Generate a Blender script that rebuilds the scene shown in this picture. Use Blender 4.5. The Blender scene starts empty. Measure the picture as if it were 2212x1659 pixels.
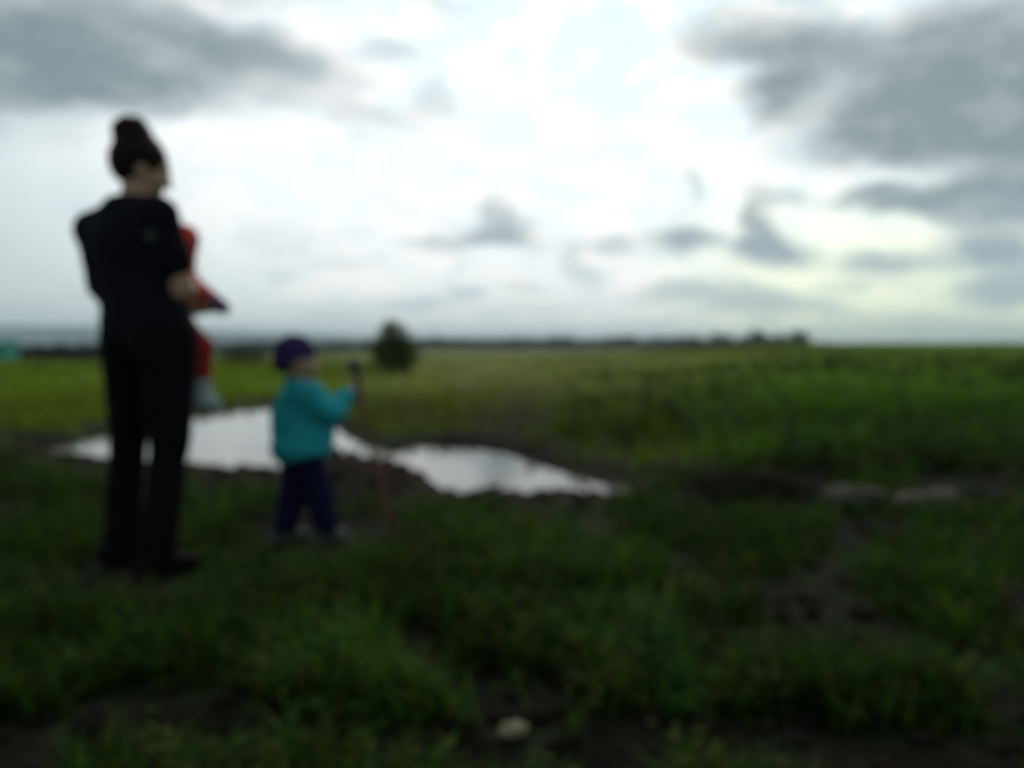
import bpy, math, random
import numpy as np
from mathutils import Vector, Matrix

random.seed(7)
RNG = np.random.default_rng(11)
R = math.radians
scene = bpy.context.scene
C = scene.collection

# ------------------------------------------------------------------ camera
CAM_H = 0.83
FPX = 1840.0                      # focal length in pixels of a 2212 x 1659 frame
PITCH = math.atan(80.0 / FPX)     # the lens looks slightly down
cam_data = bpy.data.cameras.new("camera")
cam = bpy.data.objects.new("camera", cam_data)
C.objects.link(cam)
cam.location = (0.0, 0.0, CAM_H)
cam.rotation_euler = (math.pi / 2 - PITCH, 0.0, 0.0)
cam_data.sensor_width = 36.0
cam_data.lens = 36.0 * FPX / 2212.0
cam_data.clip_start = 0.05
cam_data.clip_end = 20000.0
cam_data.dof.use_dof = True       # the photograph is focused far too close
cam_data.dof.focus_distance = 0.30
cam_data.dof.aperture_fstop = 5.5
scene.camera = cam


def ray(px, py):
    """world direction of a point of the photograph (2212 x 1659 units)"""
    cx, cy = (px - 1106.0) / FPX, -(py - 829.5) / FPX
    c, s = math.cos(PITCH), math.sin(PITCH)
    return Vector((cx, c + cy * s, -s + cy * c))


def at(px, py, Y):
    d = ray(px, py)
    return Vector((d.x / d.y * Y, Y, CAM_H + d.z / d.y * Y))


def azel(px, py):
    d = ray(px, py).normalized()
    return math.atan2(d.x, d.y), math.asin(d.z)


# ------------------------------------------------------------------ render / exposure
scene.render.engine = 'CYCLES'
scene.cycles.use_denoising = True
scene.cycles.use_adaptive_sampling = True
scene.cycles.adaptive_threshold = 0.025
scene.cycles.max_bounces = 5
scene.cycles.diffuse_bounces = 2
scene.cycles.glossy_bounces = 3
scene.cycles.transmission_bounces = 4
scene.cycles.volume_bounces = 1
scene.view_settings.view_transform = 'Standard'
scene.view_settings.look = 'None'
scene.view_settings.exposure = 0.0
scene.view_settings.gamma = 1.0

# ------------------------------------------------------------------ sun and sky
SUN_AZ, SUN_EL = R(9.0), R(34.0)
sun_dir = Vector((math.sin(SUN_AZ) * math.cos(SUN_EL), math.cos(SUN_AZ) * math.cos(SUN_EL), math.sin(SUN_EL)))
sd_ = bpy.data.lights.new("sun", 'SUN')
sd_.energy = 1.1
sd_.angle = R(14.0)
sd_.color = (1.0, 0.95, 0.86)
sun = bpy.data.objects.new("sun", sd_)
sun.rotation_euler = (-sun_dir).to_track_quat('-Z', 'Y').to_euler()
sun.location = (0, 0, 30)
C.objects.link(sun)

world = bpy.data.worlds.new("World")
scene.world = world
world.use_nodes = True
world.cycles.sampling_method = 'MANUAL'
world.cycles.sample_map_resolution = 256
NT = world.node_tree
NT.nodes.clear()


def nd(nt, typ, **kw):
    n = nt.nodes.new(typ)
    for k, v in kw.items():
        if k.startswith('i_'):
            n.inputs[k[2:]].default_value = v
        else:
            setattr(n, k, v)
    return n


def mth(nt, op, a, b=None, c=None, clamp=False):
    n = nt.nodes.new('ShaderNodeMath')
    n.operation = op
    n.use_clamp = clamp
    for i, v in enumerate((a, b, c)):
        if v is None:
            continue
        if isinstance(v, (int, float)):
            n.inputs[i].default_value = v
        else:
            nt.links.new(v, n.inputs[i])
    return n.outputs[0]


def ramp_range(nt, v, a, b, lo=0.0, hi=1.0):
    n = nt.nodes.new('ShaderNodeMapRange')
    n.interpolation_type = 'SMOOTHSTEP'
    nt.links.new(v, n.inputs[0])
    n.inputs[1].default_value, n.inputs[2].default_value = a, b
    n.inputs[3].default_value, n.inputs[4].default_value = lo, hi
    return n.outputs[0]


def mixc(nt, f, a, b, typ='MIX'):
    n = nt.nodes.new('ShaderNodeMix')
    n.data_type = 'RGBA'
    n.blend_type = typ
    for sock, v in ((n.inputs[0], f), (n.inputs[6], a), (n.inputs[7], b)):
        if isinstance(v, (int, float)):
            sock.default_value = v
        elif isinstance(v, (tuple, list)):
            sock.default_value = (v[0], v[1], v[2], 1.0)
        else:
            nt.links.new(v, sock)
    return n.outputs[2]


def build_sky():
    nt = NT
    L = nt.links.new
    tc = nd(nt, 'ShaderNodeTexCoord')
    nrm = nd(nt, 'ShaderNodeVectorMath', operation='NORMALIZE')
    L(tc.outputs['Generated'], nrm.inputs[0])
    D = nrm.outputs[0]
    sep = nd(nt, 'ShaderNodeSeparateXYZ')
    L(D, sep.inputs[0])
    X, Y, Z = sep.outputs
    az = mth(nt, 'ARCTAN2', X, Y)
    el = mth(nt, 'ARCSINE', Z)
    comb = nd(nt, 'ShaderNodeCombineXYZ')
    L(az, comb.inputs[0]); L(el, comb.inputs[1])
    # warp the sky coordinates so that no cloud has a clean outline
    nz = nd(nt, 'ShaderNodeTexNoise', noise_dimensions='3D')
    nz.inputs['Scale'].default_value = 13.0
    nz.inputs['Detail'].default_value = 3.0
    nz.inputs['Roughness'].default_value = 0.55
    mpw = nd(nt, 'ShaderNodeMapping')
    mpw.inputs['Scale'].default_value = (1.0, 1.7, 1.0)
    L(comb.outputs[0], mpw.inputs[0]); L(mpw.outputs[0], nz.inputs['Vector'])
    sub = nd(nt, 'ShaderNodeVectorMath', operation='SUBTRACT')
    L(nz.outputs['Color'], sub.inputs[0]); sub.inputs[1].default_value = (0.5, 0.5, 0.5)
    mul = nd(nt, 'ShaderNodeVectorMath', operation='MULTIPLY')
    L(sub.outputs[0], mul.inputs[0]); mul.inputs[1].default_value = (0.075, 0.045, 0.0)
    add = nd(nt, 'ShaderNodeVectorMath', operation='ADD')
    L(comb.outputs[0], add.inputs[0]); L(mul.outputs[0], add.inputs[1])
    P = add.outputs[0]
    # cloud banks: px, py, half width, half height, tilt (deg, down to the right), density
    banks = [
        (70, 95, 300, 75, 4, .85), (330, 55, 320, 50, 8, .70), (540, 120, 240, 70, 8, .68),
        (90, 190, 330, 48, -2, .90), (270, 125, 300, 60, 8, .70), (-250, 120, 330, 130, 0, .85),
        (330, 195, 90, 30, -10, .45), (-300, -120, 500, 120, 0, .7), (250, -90, 420, 60, 0, .6),
        (825, 115, 62, 30, 0, .38), (790, 250, 120, 30, 3, .36), (935, 225, 62, 52, 20, .33), (620, 215, 90, 25, 0, .22),
        (720, 190, 130, 30, -5, .18), (930, 10, 90, 22, 0, .22),
        (1085, 505, 100, 40, 5, .62), (1070, 465, 50, 36, 0, .42), (980, 523, 130, 20, 0, .38),
        (1480, 522, 90, 40, 0, .66), (1660, 545, 95, 36, 6, .72), (1640, 490, 42, 58, 0, .62),
        (1325, 520, 60, 26, 0, .40), (1930, 562, 125, 32, 3, .62), (1250, 585, 60, 36, 25, .34), (1240, 535, 45, 30, 0, .25),
        (2160, 535, 110, 55, 5, .80), (2170, 620, 110, 36, 0, .60), (1530, 625, 130, 26, 3, .46),
        (1640, 660, 190, 32, 4, .52), (1420, 640, 90, 22, 0, .3), (1000, 637, 70, 22, 0, .38), (890, 662, 90, 16, 0, .34),
        (1130, 620, 70, 18, 10, .24), (730, 562, 80, 22, 0, .22), (1180, 670, 130, 16, 0, .22), (1860, 615, 110, 20, 0, .34),
        (1495, 385, 26, 44, 10, .26), (1680, 425, 60, 24, 10, .32), (1990, 690, 220, 26, 0, .25), (610, 590, 60, 18, 0, .18),
        (1600, 90, 135, 55, 8, .78), (1690, 190, 90, 70, 0, .95), (1760, 100, 150, 70, 10, .80),
        (1950, 175, 180, 110, 0, .82), (2000, 270, 280, 90, 0, .95), (2120, 120, 190, 120, 0, .80),
        (1890, 310, 120, 44, 5, .88), (2130, 290, 200, 70, 0, 1.0), (2040, 435, 220, 34, 3, .80),
        (2160, 420, 150, 56, 0, .92), (1905, 432, 70, 24, 0, .60), (2330, 250, 200, 160, 0, .9), (2400, 430, 260, 60, 0, .85),
        (2300, 20, 300, 90, 0, .5), (1800, -80, 300, 70, 0, .4), (1640, 270, 50, 20, -20, .25), (2450, 590, 220, 60, 0, .6),
    ]
    dens = None
    for px, py, rx, ry, tilt, s in banks:
        a0, e0 = azel(px, py)
        m = nd(nt, 'ShaderNodeMapping', vector_type='TEXTURE')
        m.inputs['Location'].default_value = (a0, e0, 0)
        m.inputs['Rotation'].default_value = (0, 0, R(-tilt))
        m.inputs['Scale'].default_value = (rx / FPX, ry / FPX, 1)
        L(P, m.inputs[0])
        ln = nd(nt, 'ShaderNodeVectorMath', operation='LENGTH')
        L(m.outputs[0], ln.inputs[0])
        k = ramp_range(nt, ln.outputs['Value'], 1.35, 0.25, 0.0, min(1.0, s * (1.38 if py > 370 else 1.0)))
        inv = mth(nt, 'SUBTRACT', 1.0, k)
        dens = inv if dens is None else mth(nt, 'MULTIPLY', dens, inv)
    dens = mth(nt, 'SUBTRACT', 1.0, dens)
    # the same kind of broken cloud goes on round the rest of the sky
    zc = mth(nt, 'ADD', mth(nt, 'MAXIMUM', Z, 0.0), 0.10)
    cp = nd(nt, 'ShaderNodeCombineXYZ')
    L(mth(nt, 'DIVIDE', X, zc), cp.inputs[0]); L(mth(nt, 'DIVIDE', Y, zc), cp.inputs[1])
    n2 = nd(nt, 'ShaderNodeTexNoise')
    n2.inputs['Scale'].default_value = 0.9
    n2.inputs['Detail'].default_value = 3.0
    L(cp.outputs[0], n2.inputs['Vector'])
    gen = ramp_range(nt, n2.outputs['Fac'], 0.42, 0.62, 0.0, 0.75)
    out1 = ramp_range(nt, mth(nt, 'ABSOLUTE', az), 0.56, 0.80)
    out2 = ramp_range(nt, el, 0.40, 0.62)
    gen = mth(nt, 'MULTIPLY', gen, mth(nt, 'MAXIMUM', out1, out2))
    # thin mottling everywhere
    n3 = nd(nt, 'ShaderNodeTexNoise')
    n3.inputs['Scale'].default_value = 9.0
    n3.inputs['Detail'].default_value = 2.0
    L(mpw.outputs[0], n3.inputs['Vector'])
    mott = ramp_range(nt, n3.outputs['Fac'], 0.52, 0.80, 0.0, 0.22)
    # broken small clouds, most of them low
    n4 = nd(nt, 'ShaderNodeTexNoise')
    n4.inputs['Scale'].default_value = 17.0
    n4.inputs['Detail'].default_value = 4.0
    n4.inputs['Roughness'].default_value = 0.6
    mp4 = nd(nt, 'ShaderNodeMapping')
    mp4.inputs['Scale'].default_value = (1.0, 2.2, 1.0)
    mp4.inputs['Location'].default_value = (3.1, 1.7, 0.4)
    L(comb.outputs[0], mp4.inputs[0]); L(mp4.outputs[0], n4.inputs['Vector'])
    lowm = ramp_range(nt, el, 0.30, 0.06, 0.25, 1.0)
    azm = ramp_range(nt, az, -0.50, 0.0, 0.30, 1.0)
    puff = mth(nt, 'MULTIPLY', ramp_range(nt, n4.outputs['Fac'], 0.54, 0.68, 0.0, 0.24), mth(nt, 'MULTIPLY', lowm, azm))
    # the big banks are mottled, with ragged thin places
    body = ramp_range(nt, n4.outputs['Fac'], 0.34, 0.58, 0.90, 1.06)
    dens = mth(nt, 'MULTIPLY', dens, body, clamp=True)
    dens = mth(nt, 'MAXIMUM', dens, puff)
    dens = mth(nt, 'MAXIMUM', dens, gen)
    dens = mth(nt, 'MAXIMUM', dens, mott)
    # veil of bright cloud, brightest towards the hidden sun
    dt = nd(nt, 'ShaderNodeVectorMath', operation='DOT_PRODUCT')
    L(D, dt.inputs[0]); dt.inputs[1].default_value = sun_dir
    th = mth(nt, 'ARCCOSINE', dt.outputs['Value'])
    cr = nd(nt, 'ShaderNodeValToRGB')
    e = cr.color_ramp.elements
    stops = [(0, (1.30, 1.38, 1.40)), (15, (.88, 1.06, 1.10)), (24, (1.06, 1.15, 1.17)), (32, (1.08, 1.13, 1.14)),
             (42, (.83, .91, .92)), (50, (.62, .70, .70)), (60, (.56, .63, .64)), (100, (.53, .59, .61)), (180, (.50, .56, .58))]
    e[0].position = 0; e[0].color = (*stops[0][1], 1)
    e[1].position = 1; e[1].color = (*stops[-1][1], 1)
    for dg, c in stops[1:-1]:
        q = e.new(dg / 180.0); q.color = (*c, 1)
    L(mth(nt, 'DIVIDE', th, math.pi), cr.inputs[0])
    veil = cr.outputs['Color']
    white = mth(nt, 'MULTIPLY', ramp_range(nt, nz.outputs['Fac'], 0.46, 0.58, 0.0, 0.85), ramp_range(nt, th, 0.78, 0.50))
    veil = mixc(nt, white, veil, (1.22, 1.22, 1.19))
    # warm, slightly greenish light low on the right
    warm = mth(nt, 'MULTIPLY', ramp_range(nt, az, 0.10, 0.34), ramp_range(nt, el, 0.20, 0.05))
    veil = mixc(nt, warm, veil, (1.10, 1.15, 0.86), 'MULTIPLY')
    dark = mixc(nt, ramp_range(nt, el, 0.05, 0.20), (.36, .47, .55), (.225, .295, .312))
    col = mixc(nt, dens, veil, dark)
    # bluish haze just above the skyline
    hz = mth(nt, 'MULTIPLY', ramp_range(nt, el, 0.075, 0.0, 0, 0.62), ramp_range(nt, az, 0.35, -0.35, 0.35, 1.0))
    col = mixc(nt, mth(nt, 'MULTIPLY', hz, 0.3), col, (.40, .55, .60))
    # clear sky glimpsed between the clouds
    sky = nd(nt, 'ShaderNodeTexSky', sky_type='NISHITA')
    sky.sun_disc = False
    sky.sun_elevation = SUN_EL
    sky.sun_rotation = SUN_AZ
    x10 = mixc(nt, 1.0, col, (10, 10, 10), 'MULTIPLY')
    fin = mixc(nt, 0.07, x10, sky.outputs[0])
    bg = nd(nt, 'ShaderNodeBackground')
    bg.inputs['Strength'].default_value = 0.1
    L(fin, bg.inputs['Color'])
    out = nd(nt, 'ShaderNodeOutputWorld')
    L(bg.outputs[0], out.inputs['Surface'])


build_sky()


# ------------------------------------------------------------------ helpers
def tag(o, label=None, cat=None, group=None, kind=None):
    if label: o['label'] = label
    if cat: o['category'] = cat
    if group: o['group'] = group
    if kind: o['kind'] = kind
    return o


def link(name, me, mat=None, parent=None):
    o = bpy.data.objects.new(name, me)
    C.objects.link(o)
    if mat is not None:
        me.materials.append(mat)
    if parent is not None:
        o.parent = parent
        o.matrix_parent_inverse = Matrix.Translation(-parent.location)
    return o


def empty(name, loc):
    o = bpy.data.objects.new(name, None)
    o.location = loc
    o.empty_display_size = 0.2
    C.objects.link(o)
    return o


def mesh_np(name, V, F, smooth=True, tint=None):
    """V (n,3), F (m,3 or 4) -> mesh, optional per-vertex colour attribute"""
    V = np.ascontiguousarray(V, dtype=np.float32)
    F = np.ascontiguousarray(F, dtype=np.int32)
    me = bpy.data.meshes.new(name)
    k = F.shape[1]
    me.vertices.add(len(V)); me.vertices.foreach_set('co', V.ravel())
    me.loops.add(F.size); me.loops.foreach_set('vertex_index', F.ravel())
    me.polygons.add(len(F))
    me.polygons.foreach_set('loop_start', np.arange(0, F.size, k, dtype=np.int32))
    me.polygons.foreach_set('loop_total', np.full(len(F), k, dtype=np.int32))
    me.polygons.foreach_set('use_smooth', np.full(len(F), smooth, dtype=bool))
    if tint is not None:
        at_ = me.attributes.new('tint', 'FLOAT_COLOR', 'POINT')
        t4 = np.ones((len(V), 4), dtype=np.float32); t4[:, :3] = tint
        at_.data.foreach_set('color', t4.ravel())
    me.update(); me.validate()
    return me


# --- value noise
_PERM = RNG.permutation(256)
_VAL = RNG.random(256)


def vnoise(x, y, z=None):
    z = np.zeros_like(x) if z is None else z
    xi, yi, zi = (np.floor(v).astype(int) for v in (x, y, z))
    xf, yf, zf = x - xi, y - yi, z - zi
    s = lambda t: t * t * (3 - 2 * t)
    xf, yf, zf = s(xf), s(yf), s(zf)
    h = lambda a, b, c: _VAL[_PERM[(_PERM[(_PERM[a & 255] + b) & 255] + c) & 255]]
    r = 0
    for dx in (0, 1):
        for dy in (0, 1):
            for dz in (0, 1):
                w = (xf if dx else 1 - xf) * (yf if dy else 1 - yf) * (zf if dz else 1 - zf)
                r = r + w * h(xi + dx, yi + dy, zi + dz)
    return r


def fbm(x, y, z=None, o=4):
    r, a, t = 0, 0.5, 0
    for i in range(o):
        f = 2.0 ** i
        r = r + a * vnoise(x * f + 17.3 * i, y * f + 5.1 * i, None if z is None else z * f)
        t += a; a *= 0.5
    return r / t


def sstep(a, b, x):
    t = np.clip((x - a) / (b - a), 0, 1)
    return t * t * (3 - 2 * t)


# ------------------------------------------------------------------ materials
def mat_base(name):
    m = bpy.data.materials.new(name)
    m.use_nodes = True
    return m, m.node_tree, m.node_tree.nodes['Principled BSDF']


def mat_plain(name, col, rough=0.85, var=0.25, scale=40.0, bump=0.15, spec=0.2, dist=0.01):
    m, nt, p = mat_base(name)
    tc = nd(nt, 'ShaderNodeTexCoord')
    n = nd(nt, 'ShaderNodeTexNoise'); n.inputs['Scale'].default_value = scale; n.inputs['Detail'].default_value = 4
    nt.links.new(tc.outputs['Object'], n.inputs['Vector'])
    c = mixc(nt, n.outputs['Fac'], tuple(v * (1 - var) for v in col), tuple(v * (1 + var) for v in col))
    nt.links.new(c, p.inputs['Base Color'])
    p.inputs['Roughness'].default_value = rough
    p.inputs['Specular IOR Level'].default_value = spec
    b = nd(nt, 'ShaderNodeBump'); b.inputs['Strength'].default_value = bump; b.inputs['Distance'].default_value = dist
    nt.links.new(n.outputs['Fac'], b.inputs['Height'])
    nt.links.new(b.outputs[0], p.inputs['Normal'])
    return m


def mat_leaf(name, gain=1.0, trans=0.35):
    m, nt, p = mat_base(name)
    a = nd(nt, 'ShaderNodeAttribute'); a.attribute_name = 'tint'
    p.inputs['Roughness'].default_value = 0.8
    p.inputs['Specular IOR Level'].default_value = 0.04
    nt.links.new(a.outputs['Color'], p.inputs['Base Color'])
    t = nd(nt, 'ShaderNodeBsdfTranslucent')
    nt.links.new(mixc(nt, 1.0, a.outputs['Color'], (1.1, 1.15, .6), 'MULTIPLY'), t.inputs['Color'])
    mx = nd(nt, 'ShaderNodeMixShader'); mx.inputs[0].default_value = trans
    nt.links.new(p.outputs[0], mx.inputs[1]); nt.links.new(t.outputs[0], mx.inputs[2])
    nt.links.new(mx.outputs[0], nt.nodes['Material Output'].inputs['Surface'])
    return m


def mat_ground():
    m, nt, p = mat_base('ground_soil_and_turf')
    a = nd(nt, 'ShaderNodeAttribute'); a.attribute_name = 'tint'
    tc = nd(nt, 'ShaderNodeTexCoord')
    n = nd(nt, 'ShaderNodeTexNoise'); n.inputs['Scale'].default_value = 9.0; n.inputs['Detail'].default_value = 8
    nt.links.new(tc.outputs['Object'], n.inputs['Vector'])
    v = ramp_range(nt, n.outputs['Fac'], 0.3, 0.7, 0.55, 1.4)
    cc = nd(nt, 'ShaderNodeCombineXYZ')
    for i in range(3): nt.links.new(v, cc.inputs[i])
    nt.links.new(mixc(nt, 1.0, a.outputs['Color'], cc.outputs[0], 'MULTIPLY'), p.inputs['Base Color'])
    p.inputs['Roughness'].default_value = 1.0
    p.inputs['Specular IOR Level'].default_value = 0.05
    b = nd(nt, 'ShaderNodeBump'); b.inputs['Strength'].default_value = 0.6; b.inputs['Distance'].default_value = 0.03
    nt.links.new(n.outputs['Fac'], b.inputs['Height']); nt.links.new(b.outputs[0], p.inputs['Normal'])
    return m


def mat_water():
    m, nt, p = mat_base('muddy_pond_water')
    p.inputs['Base Color'].default_value = (.05, .043, .033, 1)
    p.inputs['Roughness'].default_value = 0.06
    p.inputs['IOR'].default_value = 1.33
    p.inputs['Specular IOR Level'].default_value = 0.5
    tc = nd(nt, 'ShaderNodeTexCoord')
    n = nd(nt, 'ShaderNodeTexNoise'); n.inputs['Scale'].default_value = 5.0; n.inputs['Detail'].default_value = 3
    nt.links.new(tc.outputs['Object'], n.inputs['Vector'])
    b = nd(nt, 'ShaderNodeBump'); b.inputs['Strength'].default_value = 0.12; b.inputs['Distance'].default_value = 0.01
    nt.links.new(n.outputs['Fac'], b.inputs['Height']); nt.links.new(b.outputs[0], p.inputs['Normal'])
    return m


M = dict(
    ground=mat_ground(), water=mat_water(), leaf=mat_leaf('green_leaves'),
    far_leaf=mat_leaf('distant_leaves', trans=.15),
    bark=mat_plain('bark', (.06, .045, .035), scale=30, bump=.5),
    hill=mat_plain('wooded_hill', (.035, .055, .04), scale=.01, bump=0),
    clod=mat_plain('brown_clods', (.011, .0072, .0058), rough=1, scale=25, bump=.6, spec=.05),
    stone=mat_plain('pale_stone', (.062, .058, .044), rough=.95, scale=30, bump=.5),
    pebble=mat_plain('cream_pebble', (.20, .185, .105), rough=.8, scale=60, bump=.2),
    skin=mat_plain('skin', (.25, .155, .095), rough=.55, var=.08, scale=60, bump=.05, spec=.35),
    hair=mat_plain('dark_brown_hair', (.009, .0055, .004), rough=.7, var=.4, scale=120, bump=.3, spec=.06),
    tee=mat_plain('black_jersey', (.0045, .005, .009), rough=.95, var=.2, scale=150, bump=.1, spec=.05),
    trouser=mat_plain('black_trouser_cloth', (.004, .004, .005), rough=.95, var=.2, scale=150, bump=.1, spec=.05),
    shoe_black=mat_plain('black_shoe', (.004, .004, .005), rough=.85, spec=.05),
    print_grey=mat_plain('grey_print', (.028, .036, .036), rough=.8, bump=0),
    red=mat_plain('red_knit', (.50, .05, .035), rough=.9, var=.15, scale=90, bump=.2, spec=.1),
    red2=mat_plain('red_cotton', (.22, .016, .02), rough=.9, var=.15, scale=90, bump=.2, spec=.1),
    mitt=mat_plain('violet_cuff', (.10, .06, .17), rough=.9, spec=.1),
    bootee=mat_plain('grey_blue_sock', (.24, .30, .32), rough=.9, spec=.1),
    teal=mat_plain('teal_fleece', (.016, .25, .285), rough=.95, var=.12, scale=120, bump=.3, spec=.08),
    navy=mat_plain('navy_trousers', (.005, .006, .030), rough=.9, var=.2, scale=120, bump=.15, spec=.08),
    cap=mat_plain('purple_knit', (.030, .018, .070), rough=.95, var=.25, scale=110, bump=.4, spec=.05),
    sneaker=mat_plain('pale_sneaker', (.05, .066, .056), rough=.7, spec=.25),
    sole=mat_plain('dark_sole', (.03, .028, .026), rough=.8, spec=.2),
    orange=mat_plain('orange_red_plastic', (.11, .025, .010), rough=.6, var=.1, bump=.02, spec=.4),
    grip=mat_plain('dark_grey_grip', (.03, .032, .045), rough=.6, spec=.3),
    eye=mat_plain('eye', (.05, .04, .035), rough=.15, var=.1, bump=0, spec=.5),
    lips=mat_plain('lips', (.33, .13, .11), rough=.5, var=.05, bump=0),
    shed=mat_plain('teal_sheet_metal', (.035, .26, .20), rough=.6, var=.12, scale=3, bump=.1),
    shed_dark=mat_plain('dark_green_frame', (.02, .06, .05), rough=.7),
)

# ------------------------------------------------------------------ terrain
WATER_Z = -0.25
POND = np.array([(-4.75, 9.2), (-4.80, 9.8), (-4.85, 10.4), (-5.0, 12.2), (-4.9, 13.3), (-4.3, 15.2), (-3.4, 14.8),
                 (-2.75, 12.0), (-2.05, 9.9), (-1.6, 9.1), (-1.25, 8.6), (-1.06, 8.7), (-0.98, 9.4), (-0.55, 9.15),
                 (-0.22, 8.65), (0.10, 7.75), (0.42, 7.05), (0.82, 6.55), (0.75, 6.3), (0.50, 6.2), (0.2, 6.15), (-0.2, 6.15), (-0.55, 6.2),
                 (-0.85, 6.3), (-1.25, 6.4), (-1.7, 6.45), (-2.0, 6.4), (-2.3, 6.5), (-2.8, 6.7), (-3.6, 7.5), (-4.3, 8.4)])


def pond_sd(x, y):
    """signed distance to the pond outline, positive on land"""
    sh = x.shape
    p = np.stack([x.ravel(), y.ravel()], 1)
    d = np.full(len(p), 1e9); inside = np.zeros(len(p), bool)
    n = len(POND)
    near = (p[:, 0] > -12) & (p[:, 0] < 8) & (p[:, 1] > 0) & (p[:, 1] < 22)
    q = p[near]
    dq = np.full(len(q), 1e9); iq = np.zeros(len(q), bool)
    for i in range(n):
        a, b = POND[i], POND[(i + 1) % n]
        ab = b - a
        t = np.clip(((q - a) @ ab) / (ab @ ab), 0, 1)
        dq = np.minimum(dq, np.hypot(*(q - a - t[:, None] * ab).T))
        c = (a[1] > q[:, 1]) != (b[1] > q[:, 1])
        iq ^= c & (q[:, 0] < ab[0] * (q[:, 1] - a[1]) / (ab[1] + 1e-12) + a[0])
    d[near] = np.where(iq, -dq, dq)
    d[~near] = 50.0
    return d.reshape(sh)


def gpt(px, py, z=0.0):
    """where the sight line through a photo point meets height z"""
    d = ray(px, py)
    t = (z - CAM_H) / d.z
    return d.x * t, d.y * t


# bare-earth patches of the foreground: px, py, half widths in photo units
BARE = [(480, 1610, 360, 95, 1.2), (150, 1650, 200, 70, 1.0), (900, 1655, 300, 70, 1.2), (1950, 1600, 330, 60, .45), (2130, 1480, 120, 40, .35),
        (1560, 1470, 120, 40, .5), (1000, 1235, 150, 30, 1.0), (1130, 1200, 90, 25, .6), (250, 1230, 130, 28, .9), (880, 1400, 120, 40, .6),
        (1250, 1130, 160, 40, .7), (870, 1070, 180, 40, .9), (1700, 1085, 150, 40, 1.0), (2170, 1000, 80, 60, .9), (500, 1060, 120, 30, .6),
        (1750, 1350, 120, 30, .3), (1400, 1660, 320, 60, 1.1), (2100, 1665, 400, 55, .9), (60, 1000, 140, 40, .8),
        (420, 1480, 80, 30, .5), (1300, 1350, 60, 25, .5), (2000, 1090, 230, 26, 1.0), (1400, 1120, 60, 30, .5)]
LUSH = [(1980, 1260, 170, 60, .7), (1700, 1200, 200, 60, .5), (720, 1545, 160, 35, .8), (640, 1280, 190, 40, .5), (250, 1020, 70, 70, .7),
        (150, 1130, 160, 60, .4), (1330, 1250, 220, 60, .3), (1600, 1340, 90, 40, .4)]


def patch(x, y, lst):
    r = np.zeros_like(x)
    with np.errstate(divide='ignore', invalid='ignore'):
        yy = np.maximum(y, 0.3)
        px = 1106 + x / yy * FPX
        py = 750 + CAM_H / yy * FPX
    for cx, cy, rx, ry, s in lst:
        e = ((px - cx) / rx) ** 2 + ((py - cy) / ry) ** 2
        r = np.maximum(r, s * np.exp(-e * 0.9))
    return np.where(y > 0.9, r, 0.15)


# crest of the spoil bank in front of the pond, read off the photograph: px, py of its skyline
BANK = np.array([(-900, 985), (-100, 985), (60, 978), (130, 990), (230, 998), (400, 1002), (440, 1016), (480, 1024), (525, 1002), (560, 1018),
                 (595, 1038), (650, 1000), (720, 974), (800, 988), (870, 1004), (900, 1026), (950, 1060), (1010, 1066), (1070, 1059),
                 (1130, 1066), (1200, 1059), (1260, 1067), (1330, 1070), (1450, 1062), (1700, 1060), (3000, 1060)], float)
BANK_Y = 5.2


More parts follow.
